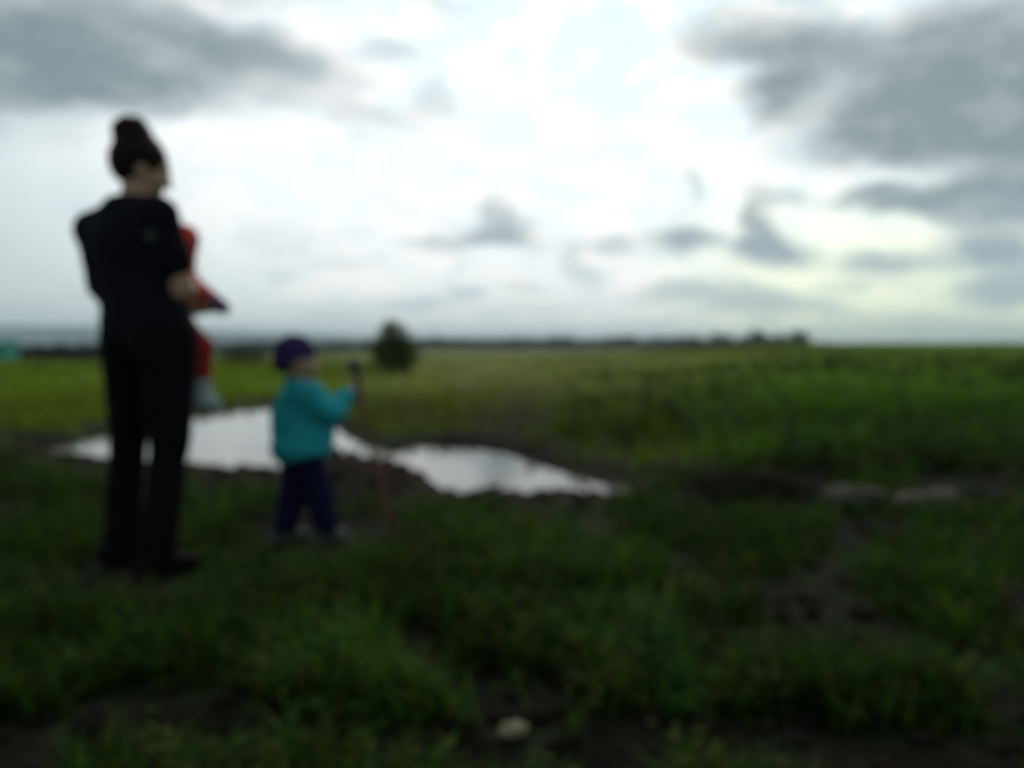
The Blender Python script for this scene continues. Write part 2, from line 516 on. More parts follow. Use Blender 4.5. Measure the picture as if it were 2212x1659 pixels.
def height(x, y):
    ux = x / np.maximum(y, 2.0)
    z = 0.09 * (fbm(x * 0.9 + 3, y * 0.9) - 0.5) + 0.05 * (fbm(x * 3.1, y * 3.1 + 9) - 0.5)
    z = z * sstep(60, 8, y) + z * .2
    far = sstep(5.2, 8.0, y)
    # field beyond the pond: level in the middle, rising to a crest on the right, falling away on the left
    right = sstep(-0.02, 0.36, ux)
    rise = right * (1.02 * sstep(7, 62, y)) * (1 - sstep(75, 170, y) * .85)
    left = sstep(-0.10, -0.24, ux)
    fall = left * (-1.4 * sstep(44, 120, y)) * (1 - .3 * sstep(400, 1500, y))
    z = z + far * (-0.16 + 0.16 * sstep(30, 100, y) + rise + fall)
    z = z + 0.35 * (fbm(x * .12, y * .12 + 40) - .5) * sstep(9, 25, y) * (1 - sstep(40, 90, y))
    for qx, qy in ((-1.345, 3.12), (-.87, 3.56)):       # trodden level where the people stand
        z = z * (1 - np.exp(-(((x - qx) / .3) ** 2 + ((y - qy) / .3) ** 2)))
    # dark hollow behind the bank on the right
    cx, cy = 1.42, 4.85
    z = z - 0.34 * np.exp(-((((x - cx) / .40) ** 2 + ((y - cy) / .42) ** 2) ** 2))
    z = z - 0.16 * np.exp(-((((x - 2.15) / .75) ** 2 + ((y - 4.42) / .19) ** 2) ** 2))
    z = z + 0.03 * np.exp(-(((x - 1.5) / .5) ** 2 + ((y - 5.45) / .15) ** 2))
    # spoil heaped along the near edge of the pond
    sd = pond_sd(x, y) + .22 * (fbm(x * 2.2, y * 2.2 + 31) - .5)
    nearside = sstep(1.2, -0.4, y - (6.9 - 0.45 * (x + .5)))
    bx = 1106 + FPX * x / BANK_Y
    zb = CAM_H - (np.interp(bx, BANK[:, 0], BANK[:, 1]) - 750) / FPX * BANK_Y - .015
    zb = zb + .03 * (fbm(x * 7, y * 7 + 3) - .5)
    over = np.maximum(y - BANK_Y, 0)
    wgt = np.where(y < BANK_Y, np.exp(-((y - BANK_Y) / .55) ** 2), 1 - sstep(1.0, 2.2, over))
    z = z + (zb - .14 * over - z) * wgt * sstep(1.3, .8, x)
    w = 0.45 + 0.25 * nearside
    land = sstep(0, 1, np.clip(sd / w, 0, 1))
    zl = WATER_Z - 0.02 + (z - WATER_Z + 0.02) * land
    zi = WATER_Z - 0.02 - np.minimum(0.3, -sd * 0.35)
    return np.where(sd > 0, zl, zi)


def soil_amount(x, y):
    """0 = covered with plants, 1 = bare earth"""
    n = fbm(x * 3.0 + 11, y * 3.0 + 4, o=4)
    s = sstep(.47, .60, n) * .9
    s = np.maximum(s, np.exp(-(((x - .0) / .16) ** 2 + ((y - 1.66) / .22) ** 2)))
    s = np.maximum(s, patch(x, y, BARE)) - patch(x, y, LUSH)
    s = np.maximum(s, sstep(.34, .50, fbm(x * 4.5 + 40, y * 4.5, o=3)) * sstep(1.95, 1.60, y) * sstep(.5, .8, y))
    sd = pond_sd(x, y)
    s = np.maximum(s, sstep(1.9, 1.1, sd + .5 * (n - .5)) * sstep(-.3, .0, 8.6 - y - .2 * x) * sstep(.80, .30, x))
    s = np.maximum(s, .8 * sstep(.32, .12, sd))
    # gully of bare earth running up the far slope from the pond
    gx = -0.15 + (y - 8.5) * 0.052
    s = np.maximum(s, .85 * np.exp(-((x - gx) / (.25 + .03 * y)) ** 2) * sstep(8, 9, y) * sstep(26, 14, y))
    return np.clip(s, 0, 1)


def build_ground():
    ys = [-5.0]
    while ys[-1] < 1.2: ys.append(ys[-1] + .25)
    while ys[-1] < 8.5: ys.append(ys[-1] + .045)
    while ys[-1] < 6200: ys.append(ys[-1] * 1.022 if ys[-1] < 120 else ys[-1] * 1.06)
    ys = np.array(ys)
    u = np.linspace(-1, 1, 341)
    u = np.sign(u) * (0.75 * np.abs(u) + .25 * np.abs(u) ** 3)
    Y = np.repeat(ys[:, None], len(u), 1)
    X = u[None, :] * (1.15 * np.maximum(Y, 0) + 3.5)
    Z = height(X, Y)
    nr, nc = Y.shape
    V = np.stack([X, Y, Z], -1).reshape(-1, 3)
    i = np.arange(nr * nc).reshape(nr, nc)
    F = np.stack([i[:-1, :-1], i[:-1, 1:], i[1:, 1:], i[1:, :-1]], -1).reshape(-1, 4)
    x, y = V[:, 0], V[:, 1]
    s = soil_amount(x, y)[:, None]
    n = fbm(x * .5, y * .5, o=3)[:, None]
    soil = np.array([.006, .0046, .0033]) * (0.5 + n)
    red = np.array([.024, .0105, .0085])
    soil = soil + (red - soil) * (sstep(1.9, .9, pond_sd(x, y)) * sstep(8.2, 7, y))[:, None] * .8
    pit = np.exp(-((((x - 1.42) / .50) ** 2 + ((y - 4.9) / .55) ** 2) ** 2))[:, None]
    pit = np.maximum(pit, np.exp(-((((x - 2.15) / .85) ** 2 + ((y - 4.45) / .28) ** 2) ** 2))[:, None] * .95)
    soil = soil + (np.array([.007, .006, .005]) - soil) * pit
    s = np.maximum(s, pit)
    green = np.array([.020, .034, .010]) * (0.6 + .8 * n)
    ux = x / np.maximum(y, 2)
    far = sstep(8, 30, y)
    leftf = sstep(-.08, -.22, ux); rightf = sstep(.12, .40, ux)
    field = np.array([.19, .21, .075])[None] + np.zeros((len(x), 3))
    field += leftf[:, None] * (np.array([.11, .155, .016]) - field)
    field += rightf[:, None] * (np.array([.095, .140, .022]) - field)
    field *= (.7 + .6 * n)
    green = green + far[:, None] * (field - green)
    green = green + sstep(160, 600, y)[:, None] * (np.array([.05, .07, .03]) - green)
    col = green + s * (soil - green)
    me = mesh_np('ground', V, F, True, col)
    return tag(link('ground', me, M['ground']), 'uneven weedy earth and fields reaching to the skyline', 'ground', kind='structure')


build_ground()


def build_pond():
    c = POND.mean(0)
    ring = []
    n = len(POND)
    for i in range(n):
        a, b = POND[i - 1], POND[(i + 1) % n]
        t = b - a
        nn = np.array([-t[1], t[0]]) / np.hypot(*t)
        ring.append(POND[i] + nn * 0.22)     # runs in under the banks
    import bmesh
    bm = bmesh.new()
    vs = [bm.verts.new((p[0], p[1], WATER_Z)) for p in ring]
    f = bm.faces.new(vs)
    bmesh.ops.triangulate(bm, faces=[f])
    me = bpy.data.meshes.new('pond_water'); bm.to_mesh(me); bm.free()
    if me.polygons[0].normal.z < 0:
        me.flip_normals()
    return tag(link('pond_water', me, M['water']), 'still muddy pond water mirroring the white sky behind the bank', 'pond', kind='structure')


build_pond()


def build_hills():
    # a long low wooded ridge, far off on the left
    xs = np.linspace(-4600, 900, 260)
    prof = 92 * sstep(900, -1500, xs) * (.62 + .5 * fbm(xs * .0011, xs * 0 + 2, o=4))
    rows = []
    for k, t in enumerate(np.linspace(0, 1, 13)):
        y = 2900 + 1500 * t + 0 * xs
        rows.append(np.stack([xs, y, -3 + (prof + 3) * math.sin(math.pi * t) ** .8 + 2.5 * (fbm(xs * .01, y * .01) - .5)], -1))
    V = np.array(rows); nr, nc, _ = V.shape
    i = np.arange(nr * nc).reshape(nr, nc)
    F = np.stack([i[:-1, :-1], i[:-1, 1:], i[1:, 1:], i[1:, :-1]], -1).reshape(-1, 4)
    return tag(link('hills', mesh_np('hills', V.reshape(-1, 3), F), M['hill']),
               'long low wooded hills fading into blue haze on the left skyline', 'hills', kind='structure')


build_hills()


# ------------------------------------------------------------------ vegetation
def blades(pos, h, w, az, lean, tint, droop=.5):
    """curved blades: 5 vertices, 3 triangles each"""
    n = len(pos)
    d = np.stack([np.cos(az), np.sin(az), 0 * az], 1)
    s = np.stack([-np.sin(az), np.cos(az), 0 * az], 1)
    up = np.array([0, 0, 1.0])
    hh, ww, ll = h[:, None], w[:, None], lean[:, None]
    mid = pos + up * hh * .6 + d * hh * ll * .45
    tip = pos + up * hh * (1 - droop * np.minimum(ll, 1) ** 2 * .6) + d * hh * ll * 1.1
    V = np.stack([pos - s * ww * .35, pos + s * ww * .35, mid - s * ww * .5, mid + s * ww * .5, tip], 1).reshape(-1, 3)
    b = (np.arange(n) * 5)[:, None]
    F = np.concatenate([b + [0, 1, 3], b + [0, 3, 2], b + [2, 3, 4]], 1).reshape(-1, 3)
    return V, F, np.repeat(tint, 5, 0)


def leaves(pos, size, az, tilt, tint, wid=.55):
    """folded broad leaves: 6 vertices, 4 triangles each, growing outwards from pos"""
    n = len(pos)
    d = np.stack([np.cos(az) * np.cos(tilt), np.sin(az) * np.cos(tilt), np.sin(tilt)], 1)
    s = np.stack([-np.sin(az), np.cos(az), 0 * az], 1)
    nn = np.cross(d, s)
    z = size[:, None]
    V = np.stack([pos, pos + d * z * .45 - s * z * wid * .5 - nn * z * .1, pos + d * z * .5, pos + d * z * .45 + s * z * wid * .5 - nn * z * .1,
                  pos + d * z - np.array([0, 0, 1.]) * z * .15], 1).reshape(-1, 3)
    b = (np.arange(n) * 5)[:, None]
    F = np.concatenate([b + [0, 2, 1], b + [0, 3, 2], b + [1, 2, 4], b + [2, 3, 4]], 1).reshape(-1, 3)
    return V, F, np.repeat(tint, 5, 0)


def join(parts):
    Vs, Fs, Ts, o = [], [], [], 0
    for V, F, T in parts:
        Vs.append(V); Fs.append(F + o); Ts.append(T); o += len(V)
    return np.concatenate(Vs), np.concatenate(Fs), np.concatenate(Ts)


def tints(n, cols, spread=.3):
    c = np.array(cols)[RNG.integers(0, len(cols), n)]
    return np.clip(c * (1 + spread * RNG.standard_normal((n, 1))).clip(.4, 1.9), .003, .9)


def scatter(n, y0, y1, umax=.78, power=1.0):
    y = y0 * (y1 / y0) ** (RNG.random(n) ** power)
    x = (RNG.random(n) * 2 - 1) * umax * y
    return x, y


FG = [(.024, .072, .007), (.020, .066, .010), (.046, .074, .008), (.009, .024, .007), (.052, .066, .015)]


def foreground_plants():
    parts = []
    # grass
    x, y = scatter(150000, 1.25, 6.6)
    s = soil_amount(x, y)
    keep = (RNG.random(len(x)) > sstep(.15, .6, s) * .98 + .03) & (pond_sd(x, y) > .75) & (np.hypot((x - 1.42) / .48, (y - 4.9) / .5) > 1) & (np.hypot((x - 2.15) / .75, (y - 4.42) / .22) > 1)
    clump = fbm(x * 5, y * 5 + 70, o=2)
    keep &= RNG.random(len(x)) < (.25 + 1.1 * clump)
    x, y, clump = x[keep], y[keep], clump[keep]
    lush = patch(x, y, LUSH)
    n = len(x)
    pos = np.stack([x, y, height(x, y) - .01], 1)
    near = np.minimum(np.hypot(x + 1.36, y - 2.95), np.hypot(x + .87, y - 3.45))
    h = (.05 + .10 * RNG.random(n) ** 1.5) * (.6 + .9 * clump) * (1 + .5 * lush) * (.25 + .75 * sstep(.25, .6, near))
    t = tints(n, FG) * (1 + .35 * lush[:, None])
    t = t * (.35 + 1.25 * fbm(x * 2.3 + 8, y * 2.3, o=3))[:, None]
    parts.append(blades(pos, h, .004 + .006 * RNG.random(n), RNG.random(n) * 6.283, .15 + .8 * RNG.random(n), t))
    # broad-leaved weeds in rosettes and on short stems
    x, y = scatter(3600, 1.3, 6.4)
    s = soil_amount(x, y)
    near = np.minimum(np.hypot(x + 1.36, y - 2.95), np.hypot(x + .87, y - 3.4))
    keep = (RNG.random(len(x)) > sstep(.12, .5, s) * .99 + .08) & (pond_sd(x, y) > 1.0) & (np.hypot((x - 1.42) / .48, (y - 4.9) / .5) > 1) & (np.hypot((x - 2.15) / .75, (y - 4.42) / .22) > 1) & (near > .4)
    x, y = x[keep], y[keep]
    k = 13
    n = len(x)
    hh = .04 + .16 * RNG.random(n) ** 1.6
    base = np.stack([x, y, height(x, y)], 1)
    base = np.repeat(base, k, 0)
    fr = np.tile(np.linspace(.15, 1, k), n)
    pos = base + np.stack([.015 * RNG.standard_normal(n * k), .015 * RNG.standard_normal(n * k), fr * np.repeat(hh, k)], 1)
    sz = (.024 + .034 * RNG.random(n * k)) * (1.25 - .6 * fr)
    t = np.repeat(tints(n, FG, .15) * (.35 + 1.25 * fbm(x * 2.3 + 8, y * 2.3, o=3))[:, None], k, 0) * (1 + .15 * RNG.standard_normal((n * k, 1))).clip(.5, 1.6)
    parts.append(leaves(pos, sz, np.tile(np.arange(k) * 2.4, n) + np.repeat(RNG.random(n) * 6, k), -.2 + .8 * RNG.random(n * k), t))
    # dry stalks lying about
    x, y = scatter(1100, 2.1, 6.0)
    n = len(x)
    pos = np.stack([x, y, height(x, y) + .01], 1)
    parts.append(blades(pos, .03 + .05 * RNG.random(n), .004 + .004 * RNG.random(n), RNG.random(n) * 6.283, 1.0 + 2.0 * RNG.random(n),
                        tints(n, [(.05, .043, .025), (.035, .026, .018), (.065, .06, .04)])))
    V, F, T = join(parts)
    return tag(link('weeds', mesh_np('weeds', V, F, False, T), M['leaf']), 'low dark green grass and weeds around the people', 'weeds', kind='stuff')


foreground_plants()


def field_plants():
    parts = []
    x, y = scatter(95000, 6.0, 75.0, umax=.8, power=.8)
    ux = x / y
    sd = pond_sd(x, y)
    s = soil_amount(x, y)
    keep = (sd > .35) & (RNG.random(len(x)) > s * .95)
    clump = fbm(x * .8, y * .8 + 20, o=3)
    keep &= RNG.random(len(x)) < .2 + 1.2 * clump
    x, y, ux, clump = x[keep], y[keep], ux[keep], clump[keep]
    n = len(x)
    right = sstep(-.06, .42, ux); left = sstep(-.12, -.24, ux)
    far = sstep(8, 34, y)
    z = height(x, y)
    base_h = .12 + .16 * right * (1 - .5 * far) + .03 * left
    h = base_h * (.5 + RNG.random(n)) * (.5 + clump)
    wdt = (.008 + .0022 * y) * (.6 + .8 * RNG.random(n))
    colL = np.array([.120, .175, .012]); colM = np.array([.120, .140, .024]); colR = np.array([.066, .150, .010]); colF = np.array([.20, .22, .070])
    col = colM + (colL - colM) * left[:, None]
    col = col + (colR - col) * right[:, None]
    fm = (far * (1 - left) * (1 - .45 * right))[:, None]
    col = col + (colF - col) * fm * .8
    lowf = fbm(x * .35 + 5, y * .25, o=3)
    strip = sstep(5.5, 5.9, y) * sstep(8.2, 7.0, y) * sstep(.06, .12, ux) * sstep(.46, .36, ux)
    col = col * (.66 + .42 * sstep(6, 20, y) + .45 * strip)[:, None] * (.30 + 1.4 * lowf)[:, None] * (1 + .28 * RNG.standard_normal((n, 1))).clip(.4, 1.8)
    pos = np.stack([x, y, z - .02], 1)
    parts.append(blades(pos, h, wdt, RNG.random(n) * 6.283, .1 + .7 * RNG.random(n), np.clip(col, .004, .4)))
    # leafy tall weeds on the right-hand slope
    x, y = scatter(2600, 5.6, 30.0, umax=.8)
    keep = (x / y > .02 + .45 * RNG.random(len(x))) & (pond_sd(x, y) > .9) & (np.hypot((x - 1.42) / .5, (y - 4.9) / .6) > 1)
    x, y = x[keep], y[keep]
    n, k = len(x), 22
    hh = .10 + .26 * RNG.random(n)
    base = np.repeat(np.stack([x, y, height(x, y)], 1), k, 0)
    fr = np.tile(np.linspace(.12, 1, k), n)
    pos = base + np.stack([.03 * RNG.standard_normal(n * k), .03 * RNG.standard_normal(n * k), fr * np.repeat(hh, k)], 1)
    sz = (.06 + .09 * RNG.random(n * k)) * (1.2 - .6 * fr) * np.repeat(.8 + y / 18, k)
    t = np.repeat(tints(n, [(.042, .110, .010), (.056, .120, .012), (.075, .120, .012), (.020, .052, .012)], .32) * ((.25 + 1.2 * fbm(x * .5 + 5, y * .35, o=3)) * (.55 + .5 * sstep(6, 16, y) + .45 * sstep(8.2, 7.0, y) * sstep(.46, .36, x / y)))[:, None], k, 0)
    parts.append(leaves(pos, sz, np.tile(np.arange(k) * 2.4, n) + np.repeat(RNG.random(n) * 6, k), -.1 + .8 * RNG.random(n * k), t))
    V, F, T = join(parts)
    return tag(link('field_grass', mesh_np('field_grass', V, F, False, T), M['leaf']), 'rough meadow grass and taller weeds beyond the pond', 'grass', kind='stuff')


field_plants()


def tube(path, radii, seg=8, cap=True):
    path = [Vector(p) for p in path]
    V, F = [], []
    for i, p in enumerate(path):
        a = path[max(i - 1, 0)]; b = path[min(i + 1, len(path) - 1)]
        t = (b - a).normalized()
        ref = Vector((1, 0, 0)) if abs(t.x) < .8 else Vector((0, 1, 0))
        u = t.cross(ref).normalized(); v = t.cross(u)
        for k in range(seg):
            an = 2 * math.pi * k / seg
            V.append(p + (u * math.cos(an) + v * math.sin(an)) * radii[i])
    for i in range(len(path) - 1):
        for k in range(seg):
            F.append((i * seg + k, i * seg + (k + 1) % seg, (i + 1) * seg + (k + 1) % seg, (i + 1) * seg + k))
    if cap:
        F.append(tuple(range(seg))[::-1]); F.append(tuple((len(path) - 1) * seg + k for k in range(seg)))
    return V, F


def pydata(name, V, F, smooth=True):
    me = bpy.data.meshes.new(name)
    me.from_pydata([tuple(v) for v in V], [], F)
    me.update()
    if smooth:
        me.polygons.foreach_set('use_smooth', [True] * len(me.polygons))
    return me


def crown_cards(clumps, n, size, cols):
    """leaf faces spread through lumpy clumps (centre, radii)"""
    w = np.array([c[1][0] * c[1][1] * c[1][2] for c in clumps]) ** .7
    idx = RNG.choice(len(clumps), n, p=w / w.sum())
    cc = np.array([c[0] for c in clumps])[idx]; rr = np.array([c[1] for c in clumps])[idx]
    v = RNG.standard_normal((n, 3)); v /= np.linalg.norm(v, axis=1)[:, None]
    p = cc + v * rr * (RNG.random((n, 1)) ** .4)
    t = np.repeat(tints(len(clumps), cols, .22)[idx], 1, 0)
    t = t * (1 + .25 * RNG.standard_normal((n, 1))).clip(.5, 1.7)
    return leaves(p, size * (.6 + .8 * RNG.random(n)), RNG.random(n) * 6.283, -1.0 + 2.0 * RNG.random(n), t, wid=.7)


def tree(name, base, hgt, wid, n, leaf, cols, label, clumps=None, group=None, lean=0.0):
    root = empty(name, base)
    bx, by, bz = base
    top = Vector((bx + lean * hgt, by, bz + hgt * .8))
    V, F = tube([(bx, by, bz - .1), (bx + lean * hgt * .3, by, bz + hgt * .3), tuple(top)], [hgt * .028, hgt * .02, hgt * .006])
    trunk = link('trunk', pydata('trunk', V, F), M['bark'], root)
    LV, LF = [], []
    for k in range(7):
        f = .25 + .5 * k / 7
        s = Vector((bx + lean * hgt * f, by, bz + hgt * f))
        a = k * 2.4
        e = s + Vector((math.cos(a) * wid * .38, math.sin(a) * wid * .38, hgt * .2))
        V, F = tube([s, (s + e) / 2 + Vector((0, 0, hgt * .01)), e], [hgt * .011, hgt * .008, hgt * .003], 6)
        o = len(LV); LV += V; LF += [tuple(i + o for i in q) for q in F]
    link('limb', pydata('limb', LV, LF), M['bark'], root)
    if clumps is None:
        clumps = []
        for k in range(16):
            a, q = random.random() * 6.28, random.random() ** .6
            zz = .22 + .70 * random.random()
            r = wid * .5 * math.sin(min(1, (1.12 - zz) * 1.5) * 1.57) * q * .75
            s = wid * (.16 + .12 * random.random())
            clumps.append(((bx + lean * hgt * zz + r * math.cos(a), by + r * math.sin(a), bz + hgt * zz), (s, s, s * .85)))
    V, F, T = crown_cards(clumps, n, leaf, cols)
    link('crown', mesh_np('crown', V, F, False, T), M['far_leaf'], root)
    return tag(root, label, 'tree', group)


# lone round tree in the field
YT = 32.0
b = at(858, 818, YT)
pxm = YT / FPX
cl = []
for px, py, r in [(850, 728, 30), (830, 750, 26), (872, 748, 28), (850, 765, 34), (826, 775, 20), (878, 775, 24), (856, 790, 26), (866, 803, 16), (845, 710, 16), (800, 795, 10), (884, 755, 16), (818, 758, 14)]:
    for dy in (-.25, .2):
        c = at(px + random.uniform(-5, 5), py + random.uniform(-4, 4), YT + dy)
        cl.append((tuple(c), (r * pxm * 1.2, r * pxm * 1.1, r * pxm * 1.15)))
ht = float(height(np.array([b.x]), np.array([YT]))[0])
tree('round_tree', (b.x, YT, min(ht, b.z + .05)), 1.9, 1.5, 15000, .075, [(.100, .140, .034), (.075, .110, .030), (.130, .160, .034), (.050, .075, .028)],
     'small dark round tree standing alone in the field behind the child', clumps=cl)

# two trees that end the far wood on the right
for px, w, hp, lab in ((1640, 60, 50, 'dark broad tree left of the gap near the right end of the far wood'),
                       (1722, 52, 46, 'last dark tree at the right end of the far wood, before the bare crest')):
    YT2 = 330.0
    p = at(px, 722 + hp, YT2)
    tree('skyline_tree', (p.x, YT2, p.z - .5), (hp + 10) / FPX * YT2, w / FPX * YT2, 2200, .7,
         [(.035, .060, .030), (.024, .044, .026), (.045, .068, .030)], lab, group='trees at the end of the far wood')


def wood(name, x0px, x1px, Y0, Y1, ntrees, h0, h1, topfn, label, cols, leafs, cards):
    parts = []
    for i in range(ntrees):
        px = x0px + (x1px - x0px) * (i + random.random()) / ntrees
        Y = random.uniform(Y0, Y1)
        p = at(px, 750, Y)
        g = float(height(np.array([p.x]), np.array([Y]))[0])
        h = random.uniform(h0, h1)
        topz = CAM_H + (750 - topfn(px)) / FPX * Y + random.uniform(-.25, .12) * h
        h = max(topz - g, .8)
        w = h * random.uniform(.38, .6) + (Y0 / 200)
        cl = [((p.x + random.uniform(-.5, .5) * w, Y + random.uniform(-.5, .5) * w, g + h * f), (w * .5, w * .5, h * .22)) for f in (.15, .3, .5, .65, .8)]
        parts.append(crown_cards(cl, cards, leafs, cols))
        tv, tf = tube([(p.x, Y, g - .3), (p.x, Y, g + h * .8)], [h * .02, h * .006], 3, False)
        tv = np.array(tv); tf = np.array([t for q in tf for t in ((q[0], q[1], q[2]), (q[0], q[2], q[3]))])
        parts.append((tv, tf, np.tile(np.array([[.03, .025, .02]]), (len(tv), 1))))
    V, F, T = join(parts)
    return tag(link(name, mesh_np(name, V, F, False, T), M['far_leaf']), label, 'wood', kind='stuff')


DK = [(.016, .026, .018), (.012, .020, .016), (.022, .032, .020)]
wood('far_wood', 880, 1745, 430, 520, 130, 7, 11, lambda px: 730 - 6 * max(0, min(1, (px - 1100) / 500)), 'dark line of far trees along the middle of the skyline', DK, 1.3, 260)
wood('far_thicket', 420, 880, 330, 480, 50, 5, 8, lambda px: 738, 'low hazy tree line behind the child and the lone tree', DK, 1.1, 260)
wood('dark_hedge', -260, 430, 115, 165, 75, 2, 4, lambda px: 745 + 4 * math.sin(px * .03), 'dark hedge of bushes closing the left field', [(.010, .017, .013), (.007, .013, .010), (.015, .022, .014)], .40, 380)
wood('field_bushes', 480, 570, 52, 60, 8, .5, 1, lambda px: 776, 'low dark bushes at the far edge of the left field', [(.014, .026, .010), (.020, .032, .010)], .16, 160)


# ------------------------------------------------------------------ earth, stones, shed
def rock(name, loc, r, sq, seed, mat, rot=0):
    import bmesh
    bm = bmesh.new()
    bmesh.ops.create_icosphere(bm, subdivisions=3, radius=1.0)
    V = np.array([v.co[:] for v in bm.verts])
    n = fbm(V[:, 0] * 1.3 + seed * 7.1 + 20, V[:, 1] * 1.3 + 20, V[:, 2] * 1.3 + 20, o=4)
    n2_ = fbm(V[:, 0] * 3.1 + seed + 9, V[:, 1] * 3.1 + 9, V[:, 2] * 3.1 + 9, o=3)
    V = V * (.30 + .9 * n + 1.0 * (n2_ - .35))[:, None]
    V[:, 2] = np.maximum(V[:, 2], -.35)
    for v, c in zip(bm.verts, V):
        v.co = (c[0] * r * sq[0], c[1] * r * sq[1], c[2] * r * sq[2])
    me = bpy.data.meshes.new(name); bm.to_mesh(me); bm.free()
    me.polygons.foreach_set('use_smooth', [True] * len(me.polygons))
    o = link(name, me, mat)
    o.location = loc; o.rotation_euler = (0, 0, rot)
    return o


def ground_z(x, y):
    return float(height(np.array([float(x)]), np.array([float(y)]))[0])


for px, py, r, sq, seed, lab in [
        (1845, 1070, .16, (1.35, .7, .36), 1, 'left of two pale dry stones on the dark bank at the right'),
        (1995, 1076, .16, (1.25, .7, .40), 2, 'right of two pale dry stones on the dark bank at the right'),
        (1650, 1428, .035, (1.1, .8, .7), 3, 'small grey stone half hidden in the weeds at lower right')]:
    x, y = gpt(px, py)
    rock('stone', (x, y, ground_z(x, y) + r * sq[2] * .25), r, sq, seed, M['stone']).update_tag()
    tag(C.objects[-1], lab, 'stone')
x, y = gpt(1105, 1600)
tag(rock('pebble', (x, y, ground_z(x, y) + .016), .030, (1.2, .8, .7), 5, M['pebble'], .3), 'cream pebble lying on the dark ground at the bottom centre', 'pebble')


def clods():
    import bmesh
    Vs, Fs, o = [], [], 0
    bm = bmesh.new(); bmesh.ops.create_icosphere(bm, subdivisions=2, radius=1.0)
    bv = np.array([v.co[:] for v in bm.verts]); bf = np.array([[v.index for v in f.verts] for f in bm.faces]); bm.free()
    spots = []
    for i in range(900):
        k = random.random() * (len(POND))
        a = POND[int(k)]; bb = POND[(int(k) + 1) % len(POND)]
        p = a + (bb - a) * (k % 1)
        q = p + RNG.standard_normal(2) * .35
        if q[1] < 7.4 - .45 * (q[0] + .5):
            spots.append((q[0], q[1] - random.random() * 1.5, random.uniform(.012, .034)))
    for i in range(650):
        xx, yy = scatter(1, 1.35, 6.0)
        if soil_amount(xx, yy)[0] > .45:
            spots.append((xx[0], yy[0], random.uniform(.008, .035)))
    spots += [(1.05 + random.random() * .75, 4.6 + random.random() * .5, random.uniform(.03, .08)) for _ in range(40)]
    P = np.array(spots)
    sd = pond_sd(P[:, 0], P[:, 1])
    P = P[sd > .15]
    Z = height(P[:, 0], P[:, 1])
    n = 0
    for (x_, y_, r), z_ in zip(P, Z):
        nz = fbm(bv[:, 0] * 1.4 + 30 + n * 1.7, bv[:, 1] * 1.4 + 30, bv[:, 2] * 1.4 + 30, o=3)
        s = np.array([1 + .4 * random.random(), 1, .6 + .3 * random.random()])
        Vs.append(bv * (.5 + nz)[:, None] * r * s + np.array([x_, y_, z_ + r * .15])); Fs.append(bf + o); o += len(bv); n += 1
    me = mesh_np('earth_clods', np.concatenate(Vs), np.concatenate(Fs), False)
    return tag(link('earth_clods', me, M['clod']), 'reddish brown clods of dug earth along the near pond bank', 'clods', kind='stuff')


clods()


def box(x0, x1, y0, y1, z0, z1):
    V = [(x, y, z) for x in (x0, x1) for y in (y0, y1) for z in (z0, z1)]
    F = [(0, 1, 3, 2), (4, 6, 7, 5), (0, 4, 5, 1), (2, 3, 7, 6), (0, 2, 6, 4), (1, 5, 7, 3)]
    return V, F


def shed():
    Y = 100.0
    a = at(12, 735, Y); l = at(-60, 735, Y)
    x1, x0 = a.x, l.x
    zt = a.z
    g = ground_z(x1, Y)
    root = empty('shed', ((x0 + x1) / 2, Y, g))
    V, F = [], []
    n = 16                                       # corrugated sheet walls
    for k in range(n):
        xa, xb = x0 + (x1 - x0) * k / n, x0 + (x1 - x0) * (k + 1) / n
        d = .05 if k % 2 else 0
        v, f = box(xa, xb, Y - d, Y + 2.6, g - .1, zt - .35)
        o = len(V); V += v; F += [tuple(i + o for i in q) for q in f]
    link('wall', pydata('wall', V, F, False), M['shed'], root)
    V = [(x0 - .2, Y - .3, zt - .36), (x1 + .1, Y - .3, zt - .36), (x1 + .1, Y + 1.3, zt), (x0 - .2, Y + 1.3, zt), (x1 + .1, Y + 2.9, zt - .36), (x0 - .2, Y + 2.9, zt - .36)]
    V += [(q[0], q[1], q[2] + .06) for q in V]
    F = [(0, 1, 2, 3), (3, 2, 4, 5), (6, 9, 8, 7), (9, 11, 10, 8), (0, 6, 7, 1), (1, 7, 8, 2), (2, 8, 10, 4), (5, 4, 10, 11), (0, 3, 9, 6), (3, 5, 11, 9)]
    link('roof', pydata('roof', V, F, False), M['shed'], root)
    xm = x0 + (x1 - x0) * .35
    v, f = box(xm - .45, xm + .45, Y - .11, Y - .06, g, zt - .6)
    link('door', pydata('door', v, f, False), M['shed_dark'], root)
    tag(root, 'teal green shed cut by the left edge of the picture', 'shed')


shed()


